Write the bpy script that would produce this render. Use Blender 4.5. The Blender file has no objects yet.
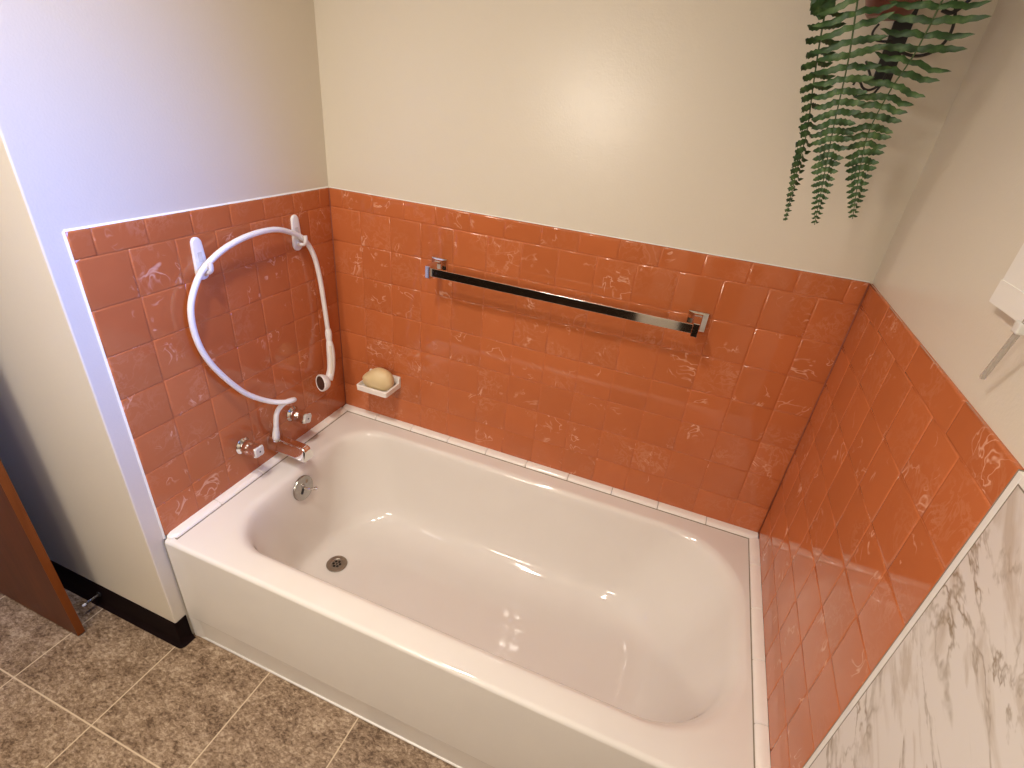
import bpy, bmesh, math, random
from mathutils import Vector, Matrix, Euler
random.seed(7)
C = bpy.context.scene.collection
PI = math.pi

# ------------------------------------------------------------------ camera
F_PX = 514.56
CAM_LOC = Vector((1.1406, -0.6306, 1.5212))
CAM_ROT = Euler((math.radians(60.679), math.radians(-5.1775), math.radians(21.384)), 'XYZ')
cam_data = bpy.data.cameras.new('camera')
cam_data.sensor_fit = 'HORIZONTAL'
cam_data.sensor_width = 36.0
cam_data.lens = F_PX * 36.0 / 1024.0
cam_data.clip_start = 0.01
cam = bpy.data.objects.new('camera', cam_data)
cam.location = CAM_LOC
cam.rotation_euler = CAM_ROT
C.objects.link(cam)
bpy.context.scene.camera = cam
_M = CAM_ROT.to_matrix()

def at(u, v, ax, val):
    """world point seen at pixel (u, v) on the plane axis ax = val"""
    d = _M @ Vector(((u - 512) / F_PX, -(v - 384) / F_PX, -1.0))
    t = (val - CAM_LOC[ax]) / d[ax]
    return CAM_LOC + t * d

# ------------------------------------------------------------------ dims
L = 1.524      # tub length / alcove width (x)
W = 0.7675     # face of back tiles (y)
HT = 1.2156    # top of tiles
ZR = 0.4014    # tub rim
ZT = 0.4110    # bottom of tiles
TH = 0.006     # tile thickness

# ------------------------------------------------------------------ helpers
def link(name, me, mat=None, parent=None, smooth=False):
    o = bpy.data.objects.new(name, me)
    if mat is not None:
        for m in (mat if isinstance(mat, (list, tuple)) else [mat]):
            me.materials.append(m)
    if smooth:
        for p in me.polygons:
            p.use_smooth = True
    C.objects.link(o)
    if parent is not None:
        o.parent = parent
    return o

def from_bm(name, bm, mat=None, parent=None, smooth=False, sharp=None):
    bmesh.ops.recalc_face_normals(bm, faces=bm.faces[:])
    if sharp is not None:
        for e in bm.edges:
            if len(e.link_faces) == 2 and e.calc_face_angle(0) > math.radians(sharp):
                e.smooth = False
    me = bpy.data.meshes.new(name)
    bm.to_mesh(me)
    bm.free()
    return link(name, me, mat, parent, smooth)

def weighted(o):
    m = o.modifiers.new('weighted_normal', 'WEIGHTED_NORMAL')
    m.keep_sharp = True
    m.weight = 100
    return o

def empty(name, loc=(0, 0, 0), rot=(0, 0, 0)):
    o = bpy.data.objects.new(name, None)
    o.location = loc
    o.rotation_euler = rot
    o.empty_display_size = 0.05
    C.objects.link(o)
    return o

def tag(o, label=None, cat=None, group=None, kind=None):
    if label: o['label'] = label
    if cat: o['category'] = cat
    if group: o['group'] = group
    if kind: o['kind'] = kind
    return o

def copy_tree(o, parent=None):
    c = o.copy()
    C.objects.link(c)
    c.parent = parent
    for ch in list(o.children):
        copy_tree(ch, c)
    return c

def add_box(bm, lo, hi, bev=0.0, seg=2, mi=0):
    x0, y0, z0 = lo; x1, y1, z1 = hi
    vs = [bm.verts.new(p) for p in ((x0,y0,z0),(x1,y0,z0),(x1,y1,z0),(x0,y1,z0),(x0,y0,z1),(x1,y0,z1),(x1,y1,z1),(x0,y1,z1))]
    fs = [bm.faces.new([vs[i] for i in f]) for f in ((0,3,2,1),(4,5,6,7),(0,1,5,4),(1,2,6,5),(2,3,7,6),(3,0,4,7))]
    for f in fs: f.material_index = mi
    if bev > 0:
        es = {e for f in fs for e in f.edges}
        r = bmesh.ops.bevel(bm, geom=list(es), offset=bev, segments=seg, profile=0.5, affect='EDGES')
        for f in r['faces']: f.material_index = mi
    return vs

def box(name, lo, hi, mat, parent=None, bev=0.0, seg=2):
    bm = bmesh.new()
    add_box(bm, lo, hi, bev, seg)
    o = from_bm(name, bm, mat, parent, smooth=bev > 0, sharp=50 if bev > 0 else None)
    return weighted(o) if bev > 0 else o

def catmull(pts, n):
    pts = [Vector(p) for p in pts]
    P = [2 * pts[0] - pts[1]] + pts + [2 * pts[-1] - pts[-2]]
    out = []
    for i in range(1, len(P) - 2):
        a, b, c, d = P[i-1], P[i], P[i+1], P[i+2]
        for k in range(n):
            t = k / n
            out.append(0.5 * ((2*b) + (c-a)*t + (2*a-5*b+4*c-d)*t*t + (3*b-a-3*c+d)*t*t*t))
    out.append(pts[-1].copy())
    return out

def add_loft(bm, rings, cap0=True, cap1=True, closed=True, mi=0):
    vr = [[bm.verts.new(p) for p in r] for r in rings]
    n = len(vr[0])
    for a, b in zip(vr[:-1], vr[1:]):
        for i in range(n if closed else n - 1):
            j = (i + 1) % n
            f = bm.faces.new((a[i], a[j], b[j], b[i])); f.material_index = mi
    if cap0: bm.faces.new(list(reversed(vr[0]))).material_index = mi
    if cap1: bm.faces.new(vr[-1]).material_index = mi
    return vr

def add_tube(bm, pts, rad, n=12, mi=0, caps=True):
    pts = [Vector(p) for p in pts]
    m = len(pts)
    tang = []
    for i in range(m):
        a = pts[max(i-1, 0)]; b = pts[min(i+1, m-1)]
        tang.append((b - a).normalized())
    up = Vector((0, 0, 1)) if abs(tang[0].z) < 0.9 else Vector((1, 0, 0))
    nrm = (up - tang[0] * up.dot(tang[0])).normalized()
    rings = []
    for i in range(m):
        nrm = (nrm - tang[i] * nrm.dot(tang[i])).normalized()
        bi = tang[i].cross(nrm)
        r = rad[i] if isinstance(rad, (list, tuple)) else rad
        rings.append([pts[i] + r * (math.cos(2*PI*k/n) * nrm + math.sin(2*PI*k/n) * bi) for k in range(n)])
    add_loft(bm, rings, caps, caps, mi=mi)

def tube(name, pts, rad, mat, parent=None, n=12):
    bm = bmesh.new()
    add_tube(bm, pts, rad, n)
    return from_bm(name, bm, mat, parent, smooth=True, sharp=60)

def add_lathe(bm, prof, origin, axis, n=32, mi=0, caps=True):
    """prof: list of (distance along axis, radius)"""
    o = Vector(origin); a = Vector(axis).normalized()
    u = a.orthogonal().normalized(); w = a.cross(u)
    rings = [[o + a*d + max(r, 1e-5) * (math.cos(2*PI*k/n)*u + math.sin(2*PI*k/n)*w) for k in range(n)] for d, r in prof]
    add_loft(bm, rings, caps, caps, mi=mi)

def lathe(name, prof, origin, axis, mat, parent=None, n=32, sharp=40):
    bm = bmesh.new()
    add_lathe(bm, prof, origin, axis, n)
    return from_bm(name, bm, mat, parent, smooth=True, sharp=sharp)

# ------------------------------------------------------------------ materials
def new_mat(name):
    m = bpy.data.materials.new(name)
    m.use_nodes = True
    nt = m.node_tree
    for n in list(nt.nodes): nt.nodes.remove(n)
    out = nt.nodes.new('ShaderNodeOutputMaterial')
    b = nt.nodes.new('ShaderNodeBsdfPrincipled')
    nt.links.new(b.outputs[0], out.inputs[0])
    return m, nt, b

def N(nt, t, **kw):
    n = nt.nodes.new(t)
    for k, v in kw.items():
        if k.startswith('i_'):
            n.inputs[int(k[2:])].default_value = v
        else:
            setattr(n, k, v)
    return n

def mix_col(nt, fac, a, b):
    m = nt.nodes.new('ShaderNodeMix'); m.data_type = 'RGBA'
    for s, v in ((m.inputs[0], fac), (m.inputs[6], a), (m.inputs[7], b)):
        if hasattr(v, 'is_output'): nt.links.new(v, s)
        elif isinstance(v, (int, float)): s.default_value = v
        else: s.default_value = (*v, 1.0)
    return m.outputs[2]

def math_n(nt, op, a, b=0.0, c=0.0, clamp=False):
    m = nt.nodes.new('ShaderNodeMath'); m.operation = op; m.use_clamp = clamp
    for s, v in zip(m.inputs, (a, b, c)):
        if hasattr(v, 'is_output'): nt.links.new(v, s)
        else: s.default_value = v
    return m.outputs[0]

def ramp(nt, fac, stops):
    r = nt.nodes.new('ShaderNodeValToRGB')
    while len(r.color_ramp.elements) < len(stops): r.color_ramp.elements.new(0.5)
    for e, (p, c) in zip(r.color_ramp.elements, stops):
        e.position = p
        e.color = (*c, 1.0) if not isinstance(c, (int, float)) else (c, c, c, 1.0)
    nt.links.new(fac, r.inputs[0])
    return r.outputs[0]

def noise(nt, vec, scale, detail=4, rough=0.55, dist=0.0, w=None):
    n = nt.nodes.new('ShaderNodeTexNoise')
    if w is not None:
        n.noise_dimensions = '4D'; nt.links.new(w, n.inputs['W'])
    nt.links.new(vec, n.inputs['Vector'])
    n.inputs['Scale'].default_value = scale
    n.inputs['Detail'].default_value = detail
    n.inputs['Roughness'].default_value = rough
    n.inputs['Distortion'].default_value = dist
    return n.outputs[0]

def obj_vec(nt): return nt.nodes.new('ShaderNodeTexCoord').outputs['Object']

def mapped(nt, vec, scale=(1,1,1), rot=(0,0,0), loc=(0,0,0)):
    m = nt.nodes.new('ShaderNodeMapping')
    nt.links.new(vec, m.inputs[0])
    m.inputs['Scale'].default_value = scale
    m.inputs['Rotation'].default_value = rot
    m.inputs['Location'].default_value = loc
    return m.outputs[0]

def bump(nt, b, height, strength, dist=0.001):
    n = nt.nodes.new('ShaderNodeBump')
    n.inputs['Strength'].default_value = strength
    n.inputs['Distance'].default_value = dist
    nt.links.new(height, n.inputs['Height'])
    nt.links.new(n.outputs[0], b.inputs['Normal'])

def varied(name, col, rough, metal=0.0, amt=0.06, scale=30, spec=0.5, bmp=0.0, coat=0.0):
    """plain surface with a faint procedural mottling"""
    m, nt, b = new_mat(name)
    v = obj_vec(nt)
    n = noise(nt, v, scale, 3)
    lo = tuple(c * (1 - amt) for c in col); hi = tuple(min(1, c * (1 + amt)) for c in col)
    nt.links.new(mix_col(nt, n, lo, hi), b.inputs['Base Color'])
    b.inputs['Roughness'].default_value = rough
    b.inputs['Metallic'].default_value = metal
    b.inputs['Specular IOR Level'].default_value = spec
    b.inputs['Coat Weight'].default_value = coat
    if bmp > 0: bump(nt, b, noise(nt, v, scale * 8, 2), bmp)
    return m

def wall_paint(name):
    m, nt, b = new_mat(name)
    v = obj_vec(nt)
    n = noise(nt, v, 2.5, 3)
    nt.links.new(mix_col(nt, n, (0.670, 0.610, 0.512), (0.700, 0.640, 0.542)), b.inputs['Base Color'])
    b.inputs['Roughness'].default_value = 0.28
    b.inputs['Specular IOR Level'].default_value = 0.5
    h = noise(nt, v, 190, 2, 0.5)
    bump(nt, b, h, 0.27, 0.0012)
    return m

def tile_mat(name):
    m, nt, b = new_mat(name)
    v = obj_vec(nt)
    a = nt.nodes.new('ShaderNodeAttribute'); a.attribute_name = 'tile_rnd'
    rnd = a.outputs['Fac']
    w = math_n(nt, 'MULTIPLY', rnd, 40.0)
    base = mix_col(nt, noise(nt, v, 9, 3, 0.6, 0.6, w), (0.450, 0.122, 0.040), (0.510, 0.148, 0.052))
    tone = math_n(nt, 'MULTIPLY_ADD', rnd, 0.10, 0.95)
    mul = nt.nodes.new('ShaderNodeMix'); mul.data_type = 'RGBA'; mul.blend_type = 'MULTIPLY'
    mul.inputs[0].default_value = 1.0
    nt.links.new(base, mul.inputs[6])
    cmb = nt.nodes.new('ShaderNodeCombineColor')
    for i in range(3): nt.links.new(tone, cmb.inputs[i])
    nt.links.new(cmb.outputs[0], mul.inputs[7])
    base = mul.outputs[2]
    # brushed curly streaks fired into the glaze
    n1 = noise(nt, v, 12, 2.0, 0.5, 2.2, w)
    d1 = math_n(nt, 'ABSOLUTE', math_n(nt, 'SUBTRACT', n1, 0.56))
    s1 = math_n(nt, 'SUBTRACT', 1.0, math_n(nt, 'DIVIDE', d1, 0.030), clamp=True)
    mask = ramp(nt, noise(nt, v, 11, 2, 0.5, 0.3, math_n(nt, 'ADD', w, 13.7)), [(0.565, 0.0), (0.65, 1.0)])
    s1 = math_n(nt, 'MULTIPLY', s1, mask)
    n2 = noise(nt, v, 20, 4, 0.6, 1.6, math_n(nt, 'ADD', w, 5.1))
    d2 = math_n(nt, 'ABSOLUTE', math_n(nt, 'SUBTRACT', n2, 0.5))
    s2 = math_n(nt, 'SUBTRACT', 1.0, math_n(nt, 'DIVIDE', d2, 0.05), clamp=True)
    mask2 = ramp(nt, noise(nt, v, 6, 2, 0.5, 0.3, math_n(nt, 'ADD', w, 29.0)), [(0.5, 0.0), (0.72, 1.0)])
    s2 = math_n(nt, 'MULTIPLY', math_n(nt, 'MULTIPLY', s2, mask2), 0.20)
    s = math_n(nt, 'ADD', math_n(nt, 'MULTIPLY', s1, 0.70), s2, clamp=True)
    nt.links.new(mix_col(nt, s, base, (0.80, 0.47, 0.33)), b.inputs['Base Color'])
    b.inputs['Roughness'].default_value = 0.055
    b.inputs['Specular IOR Level'].default_value = 0.5
    bump(nt, b, noise(nt, v, 14, 2), 0.10, 0.002)
    return m

def floor_mat():
    m, nt, b = new_mat('vinyl_floor_tile')
    v = obj_vec(nt)
    sep = nt.nodes.new('ShaderNodeSeparateXYZ'); nt.links.new(v, sep.inputs[0])
    P0 = 0.3048
    def cell(o, off):
        s = math_n(nt, 'DIVIDE', math_n(nt, 'SUBTRACT', o, off), P0)
        fr = math_n(nt, 'FRACT', s)
        d = math_n(nt, 'MINIMUM', fr, math_n(nt, 'SUBTRACT', 1.0, fr))
        return math_n(nt, 'MULTIPLY', d, P0), math_n(nt, 'FLOOR', s)
    dx, ix = cell(sep.outputs[0], -0.3249 + 10*P0*0)
    dy, iy = cell(sep.outputs[1], -0.2998)
    d = math_n(nt, 'MINIMUM', dx, dy)
    g = math_n(nt, 'SUBTRACT', 1.0, math_n(nt, 'DIVIDE', math_n(nt, 'SUBTRACT', d, 0.0014), 0.0008), clamp=True)
    w = math_n(nt, 'ADD', math_n(nt, 'MULTIPLY', ix, 7.3), math_n(nt, 'MULTIPLY', iy, 3.1))
    n1 = noise(nt, mapped(nt, v, (1, 1.5, 1), (0, 0, 0.5)), 13, 6, 0.62, 0.9, w)
    n2 = noise(nt, mapped(nt, v, (1, 1.7, 1), (0, 0, 0.6)), 85, 4, 0.72, 0.5, w)
    mixn = math_n(nt, 'ADD', math_n(nt, 'MULTIPLY', n1, 0.34), math_n(nt, 'MULTIPLY', n2, 0.66))
    c = ramp(nt, mixn, [(0.40, (0.090, 0.053, 0.030)), (0.47, (0.195, 0.128, 0.080)), (0.54, (0.300, 0.212, 0.142)), (0.62, (0.46, 0.355, 0.255))])
    col = mix_col(nt, g, c, (0.56, 0.44, 0.31))
    nt.links.new(col, b.inputs['Base Color'])
    b.inputs['Roughness'].default_value = 0.5
    b.inputs['Specular IOR Level'].default_value = 0.3
    h = math_n(nt, 'SUBTRACT', mixn, math_n(nt, 'MULTIPLY', g, 0.6))
    bump(nt, b, h, 0.3, 0.002)
    return m

def marble_mat():
    m, nt, b = new_mat('marble_laminate')
    v = obj_vec(nt)
    vv = mapped(nt, v, (1, 1, 1), (math.radians(-32), 0, 0))
    vs = mapped(nt, vv, (1, 2.6, 7.0))
    wob = noise(nt, v, 14, 4, 0.6)
    n1 = noise(nt, vs, 1.25, 5, 0.6, 0.9)
    d1 = math_n(nt, 'ABSOLUTE', math_n(nt, 'SUBTRACT', n1, 0.5))
    v1 = math_n(nt, 'SUBTRACT', 1.0, math_n(nt, 'DIVIDE', d1, 0.026), clamp=True)
    v1 = math_n(nt, 'MULTIPLY', v1, ramp(nt, wob, [(0.38, 0.15), (0.6, 1.0)]))
    n2 = noise(nt, mapped(nt, vv, (1, 3.0, 9.0), (0, 0, 0), (3, 1, 2)), 1.5, 5, 0.6, 0.7)
    v2 = ramp(nt, n2, [(0.52, 0.0), (0.61, 0.8), (0.74, 0.4)])
    c = mix_col(nt, v2, (0.68, 0.63, 0.59), (0.47, 0.39, 0.32))
    c = mix_col(nt, v1, c, (0.25, 0.185, 0.12))
    nt.links.new(c, b.inputs['Base Color'])
    b.inputs['Roughness'].default_value = 0.3
    return m

def wood_mat(name, dark, light, rough=0.3, spec=0.3):
    m, nt, b = new_mat(name)
    v = mapped(nt, obj_vec(nt), (9, 9, 1.0))
    n = noise(nt, v, 3.0, 6, 0.6, 1.2)
    nt.links.new(ramp(nt, n, [(0.3, dark), (0.7, light)]), b.inputs['Base Color'])
    b.inputs['Roughness'].default_value = rough
    b.inputs['Specular IOR Level'].default_value = spec
    return m

def porcelain():
    m, nt, b = new_mat('white_porcelain')
    v = obj_vec(nt)
    n = noise(nt, v, 5, 4)
    nt.links.new(mix_col(nt, n, (0.745, 0.705, 0.665), (0.79, 0.755, 0.715)), b.inputs['Base Color'])
    b.inputs['Roughness'].default_value = 0.05
    b.inputs['Specular IOR Level'].default_value = 0.5
    bump(nt, b, noise(nt, v, 9, 2), 0.05, 0.003)
    return m

def fern_mat():
    m, nt, b = new_mat('fern_leaf')
    v = obj_vec(nt)
    n = noise(nt, v, 55, 4, 0.6)
    nt.links.new(ramp(nt, n, [(0.32, (0.012, 0.036, 0.009)), (0.5, (0.030, 0.082, 0.019)), (0.7, (0.095, 0.165, 0.05))]), b.inputs['Base Color'])
    b.inputs['Roughness'].default_value = 0.5
    return m

def clear_mat(name, tint, glossy_fac=0.12):
    """thin clear plastic / window glass that lets light straight through"""
    m = bpy.data.materials.new(name); m.use_nodes = True
    nt = m.node_tree
    for n in list(nt.nodes): nt.nodes.remove(n)
    out = nt.nodes.new('ShaderNodeOutputMaterial')
    t = nt.nodes.new('ShaderNodeBsdfTransparent'); t.inputs[0].default_value = (*tint, 1)
    g = nt.nodes.new('ShaderNodeBsdfGlossy'); g.inputs['Roughness'].default_value = 0.05
    fr = nt.nodes.new('ShaderNodeFresnel'); fr.inputs[0].default_value = 1.45
    mx = nt.nodes.new('ShaderNodeMixShader')
    nt.links.new(math_n(nt, 'ADD', fr.outputs[0], glossy_fac, clamp=True), mx.inputs[0])
    nt.links.new(t.outputs[0], mx.inputs[1]); nt.links.new(g.outputs[0], mx.inputs[2])
    nt.links.new(mx.outputs[0], out.inputs[0])
    return m

def wand_mat():
    m, nt, b = new_mat('clear_plastic')
    v = obj_vec(nt)
    nt.links.new(mix_col(nt, noise(nt, v, 40, 2), (0.42, 0.38, 0.33), (0.50, 0.46, 0.41)), b.inputs['Base Color'])
    b.inputs['Roughness'].default_value = 0.2
    b.inputs['Alpha'].default_value = 0.5
    return m

M = dict(
    paint=wall_paint('cream_wall_paint'),
    ceiling=varied('white_ceiling_paint', (0.75, 0.73, 0.68), 0.8),
    tile=tile_mat('terracotta_wall_tile'),
    corner=varied('corner_grout', (0.26, 0.065, 0.03), 0.6, amt=0.25, scale=60),
    grout=varied('tile_grout', (0.58, 0.25, 0.145), 0.6, amt=0.25, scale=60),
    caulk=varied('white_caulk', (0.78, 0.75, 0.72), 0.4, amt=0.1, scale=40),
    dirt=varied('grimy_caulk_line', (0.24, 0.20, 0.15), 0.7, amt=0.4, scale=50),
    floor=floor_mat(),
    marble=marble_mat(),
    door=wood_mat('varnished_door_wood', (0.075, 0.016, 0.003), (0.120, 0.028, 0.005), 0.42),
    door_edge=wood_mat('varnished_door_edge', (0.150, 0.034, 0.004), (0.21, 0.052, 0.007)),
    panel=wood_mat('dark_reflection_panel', (0.012, 0.006, 0.003), (0.022, 0.011, 0.006)),  # for the made-up panels, there only as the towel bar's dark reflection
    base=varied('black_vinyl_base', (0.008, 0.004, 0.004), 0.6, amt=0.3, spec=0.06),
    tub=porcelain(),
    ceramic=varied('white_ceramic', (0.86, 0.82, 0.78), 0.12, amt=0.04),
    chrome=varied('chrome', (0.80, 0.79, 0.78), 0.06, metal=1.0, amt=0.03),
    brushed=varied('dull_drain_metal', (0.36, 0.32, 0.27), 0.32, metal=1.0, amt=0.2, scale=80),
    plate=varied('dull_chrome_plate', (0.40, 0.38, 0.36), 0.2, metal=1.0, amt=0.1, scale=60),
    dark=varied('dark_hole', (0.012, 0.010, 0.009), 0.6, amt=0.2),
    plastic=varied('white_plastic', (0.80, 0.78, 0.77), 0.32, amt=0.03),
    ivory=varied('ivory_plastic', (0.74, 0.67, 0.56), 0.35, amt=0.04),
    sprayface=varied('dark_spray_face', (0.055, 0.03, 0.022), 0.4, amt=0.3, scale=200),
    soap=varied('cream_soap', (0.70, 0.55, 0.31), 0.45, amt=0.07, scale=25, bmp=0.1),
    cap=varied('pale_plastic_and_reflection', (0.66, 0.64, 0.60), 0.22, amt=0.04),  # tap cap: tub reflection put into the colour; hook panel and clip plainly pale
    fern=fern_mat(),
    rachis=varied('fern_stem', (0.045, 0.085, 0.022), 0.5, amt=0.3),
    pot=varied('red_brown_pot', (0.15, 0.042, 0.026), 0.4, amt=0.3, scale=20),
    iron=varied('black_iron', (0.010, 0.009, 0.009), 0.5, amt=0.3),
    blind=varied('white_blind', (0.80, 0.77, 0.72), 0.45, amt=0.02),
    clear=wand_mat(),
    glass=clear_mat('window_glass', (0.97, 0.98, 1.0), 0.0),
    moss=varied('dried_moss', (0.05, 0.035, 0.02), 0.9, amt=0.5, scale=90),
)

# ------------------------------------------------------------------ the room
XL, YF, YB, ZC = -1.30, -1.85, W + TH, 2.44
YC = -0.0445                      # face of the wall that ends beside the tub
tag(box('floor', (XL - .1, YF - .1, -0.06), (L + .13, YB + .1, 0.0), M['floor']), kind='structure')
tag(box('ceiling', (XL - .1, YF - .1, ZC), (L + .13, YB + .1, ZC + .06), M['ceiling']), kind='structure')
tag(box('wall_back', (-TH, YB, 0), (L + TH, YB + .1, ZC), M['paint']), kind='structure')
tag(box('wall_left', (XL, YC, 0), (-TH, YB + .1, ZC), M['paint'], bev=0.004, seg=3), kind='structure')
tag(box('wall_entry', (XL - .1, YF - .1, 0), (XL, YB + .1, ZC), M['paint']), kind='structure')
# front wall behind the camera, plus added dark panels the chrome bar reflects
tag(box('wall_front', (XL, YF - .1, 0), (L + TH, YF, ZC), M['paint']), kind='structure')
bm = bmesh.new()
for a, b_ in ((XL + .002, .80), (1.12, 1.46)):
    add_box(bm, (a, YF + .0003, 0.002), (b_, YF + .03, 0.80), 0.004)
tag(weighted(from_bm('added_dark_panel', bm, M['panel'], None, True, 50)), 'added unseen dark panels for the chrome towel bar to reflect', kind='structure')
# right wall with the window opening above the blind rail
WY0, WY1, WZ0, WZ1 = -0.85, 0.06, 1.40, 2.15
bm = bmesh.new()
xr0, xr1 = L + TH, L + TH + .1
add_box(bm, (xr0, YF - .1, 0), (xr1, YB + .1, WZ0))
add_box(bm, (xr0, YF - .1, WZ1), (xr1, YB + .1, ZC))
add_box(bm, (xr0, YF - .1, WZ0), (xr1, WY0, WZ1))
add_box(bm, (xr0, WY1, WZ0), (xr1, YB + .1, WZ1))
tag(from_bm('wall_right', bm, M['paint']), kind='structure')
win = tag(empty('window_1', (L + .08, (WY0 + WY1) / 2, WZ0)), kind='structure')
bm = bmesh.new()
hy, hz = (WY1 - WY0) / 2, WZ1 - WZ0
for lo, hi in (((-.02, -hy, 0), (.02, hy, .04)), ((-.02, -hy, hz - .04), (.02, hy, hz)),
               ((-.02, -hy, .04), (.02, -hy + .04, hz - .04)), ((-.02, hy - .04, .04), (.02, hy, hz - .04))):
    add_box(bm, lo, hi, 0.003)
weighted(from_bm('frame', bm, M['plastic'], win, True, 50))
box('pane', (-.003, -hy + .041, .041), (.003, hy - .041, hz - .041), M['glass'], win)

# ------------------------------------------------------------------ tiles
def tile_field(name, place, cells, span, label):
    """place(u, v, d) -> world point; d is out of the wall. cells: u0,u1,v0,v1"""
    verts, faces, rnd, mats = [], [], [], []
    def quad(ps, r, mi):
        i = len(verts); verts.extend(ps); faces.append((i, i+1, i+2, i+3)); rnd.append(r); mats.append(mi)
    for (u0, u1, v0, v1) in cells:
        r = random.random()
        g, e1, e2 = 0.0007, 0.0012, 0.0042
        tilt = [random.uniform(-0.00022, 0.00022) for _ in range(4)]
        def ring(ins, d, tl=1.0):
            return [place(u0 + ins, v0 + ins, d + tl*tilt[0]), place(u1 - ins, v0 + ins, d + tl*tilt[1]),
                    place(u1 - ins, v1 - ins, d + tl*tilt[2]), place(u0 + ins, v1 - ins, d + tl*tilt[3])]
        rings = [ring(g, -0.0030, 0), ring(g, -0.0010), ring(g + e1*.6, -0.0003), ring(g + e2, 0.0)]
        i0 = len(verts)
        for q in rings: verts.extend(q)
        for k in range(3):
            for j in range(4):
                a = i0 + 4*k + j; b_ = i0 + 4*k + (j+1) % 4
                faces.append((a, b_, b_ + 4, a + 4)); rnd.append(r); mats.append(0)
        faces.append((i0+12, i0+13, i0+14, i0+15)); rnd.append(r); mats.append(0)
    (U0, U1, V0, V1) = span
    # grout bed
    quad([place(U0, V0, -0.0009), place(U1, V0, -0.0009), place(U1, V1, -0.0009), place(U0, V1, -0.0009)], 0.5, 1)
    me = bpy.data.meshes.new(name)
    me.from_pydata([tuple(p) for p in verts], [], faces)
    a = me.attributes.new('tile_rnd', 'FLOAT', 'FACE')
    a.data.foreach_set('value', rnd)
    me.materials.append(M['tile']); me.materials.append(M['grout'])
    me.polygons.foreach_set('material_index', mats)
    bm = bmesh.new(); bm.from_mesh(me)
    # solid body behind the faces, then the white caulk along the top edge
    def hexa(u0, u1, v0, v1, d0, d1, mi):
        c = [bm.verts.new(place(u, v, d)) for d in (d0, d1) for (u, v) in ((u0, v0), (u1, v0), (u1, v1), (u0, v1))]
        for f in ((0,1,2,3), (7,6,5,4), (0,4,5,1), (1,5,6,2), (2,6,7,3), (3,7,4,0)):
            bm.faces.new([c[i] for i in f]).material_index = mi
    hexa(U0, U1, V0, V1, -TH, -0.0031, 1)
    bmesh.ops.recalc_face_normals(bm, faces=bm.faces[:])
    # faces must look out of the wall
    out = (place(0, 0, 1) - place(0, 0, 0)).normalized()
    for f in bm.faces:
        if len(f.verts) == 4 and f.normal.dot(out) < -0.9 and (f.calc_center_median() - place(0, 0, -TH)).dot(out) > 0.0035:
            f.normal_flip()
    for f in bm.faces: f.smooth = f.material_index == 0
    bm.to_mesh(me); bm.free()
    o = link(name, me)
    me.materials.clear()
    for mm in (M['tile'], M['grout']): me.materials.append(mm)
    tag(o, label, kind='structure')
    return o

rows = [1.160, 1.052, 0.944, 0.836, 0.7275, 0.6185, 0.510, ZT]
cols_left = [0.0, 0.1065, 0.217, 0.328, 0.439, 0.554, 0.665, W]
cols_back = [0.0, 0.111, 0.2215, 0.332, 0.443, 0.5525, 0.661, 0.771, 0.881, 0.991, 1.101, 1.212, 1.322, 1.433, L]
cols_right = [0.0, 0.105, 0.215, 0.325, 0.4385, 0.551, 0.6615, W]
def cells(cols, trim0, pitch):
    out = []
    for a, b_ in zip(rows[1:], rows[:-1]):
        for c0, c1 in zip(cols[:-1], cols[1:]): out.append((c0, c1, a, b_))
    u = [cols[0]] + [trim0 + i * pitch for i in range(40) if cols[0] + .01 < trim0 + i * pitch < cols[-1] - .01] + [cols[-1]]
    for c0, c1 in zip(u[:-1], u[1:]): out.append((c0, c1, rows[0], HT))
    return out
tile_field('trim_1', lambda u, v, d: Vector((d, u, v)), cells(cols_left, 0.045, 0.1125), (0.0008, W, ZT, HT - .0008), 'terracotta tile wainscot on the left wall behind the tub faucet')
tile_field('trim_2', lambda u, v, d: Vector((u, W - d, v)), cells(cols_back, 0.0503, 0.1104), (0, L, ZT, HT - .0008), 'terracotta tile wainscot on the back wall behind the towel bar')
tile_field('trim_3', lambda u, v, d: Vector((L - d, u, v)), cells(cols_right, 0.163, 0.212), (0.0008, W, ZT, HT - .0008), 'terracotta tile wainscot on the right wall beside the marble panel')
# white caulk along the top and open ends of the tiles
bm = bmesh.new()
def strip(bm, p, q, out, side, w1, w2):
    """triangular bead from p to q: w1 up the wall (side), w2 out of the wall"""
    p, q, out, side = Vector(p), Vector(q), Vector(out), Vector(side)
    r = lambda a: [a, a + side * w1, a + side * w1 * .35 + out * w2 * .8, a + out * w2]
    add_loft(bm, [r(p), r(q)])
e = 0.0002
strip(bm, (-TH + e, 0, HT), (-TH + e, W, HT), (1, 0, 0), (0, 0, 1), 0.0035, 0.0045)
strip(bm, (0, W + TH - e, HT), (L, W + TH - e, HT), (0, -1, 0), (0, 0, 1), 0.0022, 0.0030)
strip(bm, (-TH + e, 0, HT), (-TH + e, 0, ZR), (1, 0, 0), (0, -1, 0), 0.0035, 0.0045)
tag(from_bm('trim_4', bm, M['caulk']), 'thin white caulk line along the top of the terracotta tiles', kind='structure')

bm = bmesh.new()
add_tube(bm, [(.0006, W - .0006, ZT), (.0006, W - .0006, HT - .001)], .0018, 8)
add_tube(bm, [(L - .0006, W - .0006, ZT), (L - .0006, W - .0006, HT - .001)], .0018, 8)
tag(from_bm('trim_12', bm, M['corner'], None, True), 'grout lines in the inner corners of the terracotta tiles', kind='structure')

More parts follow.
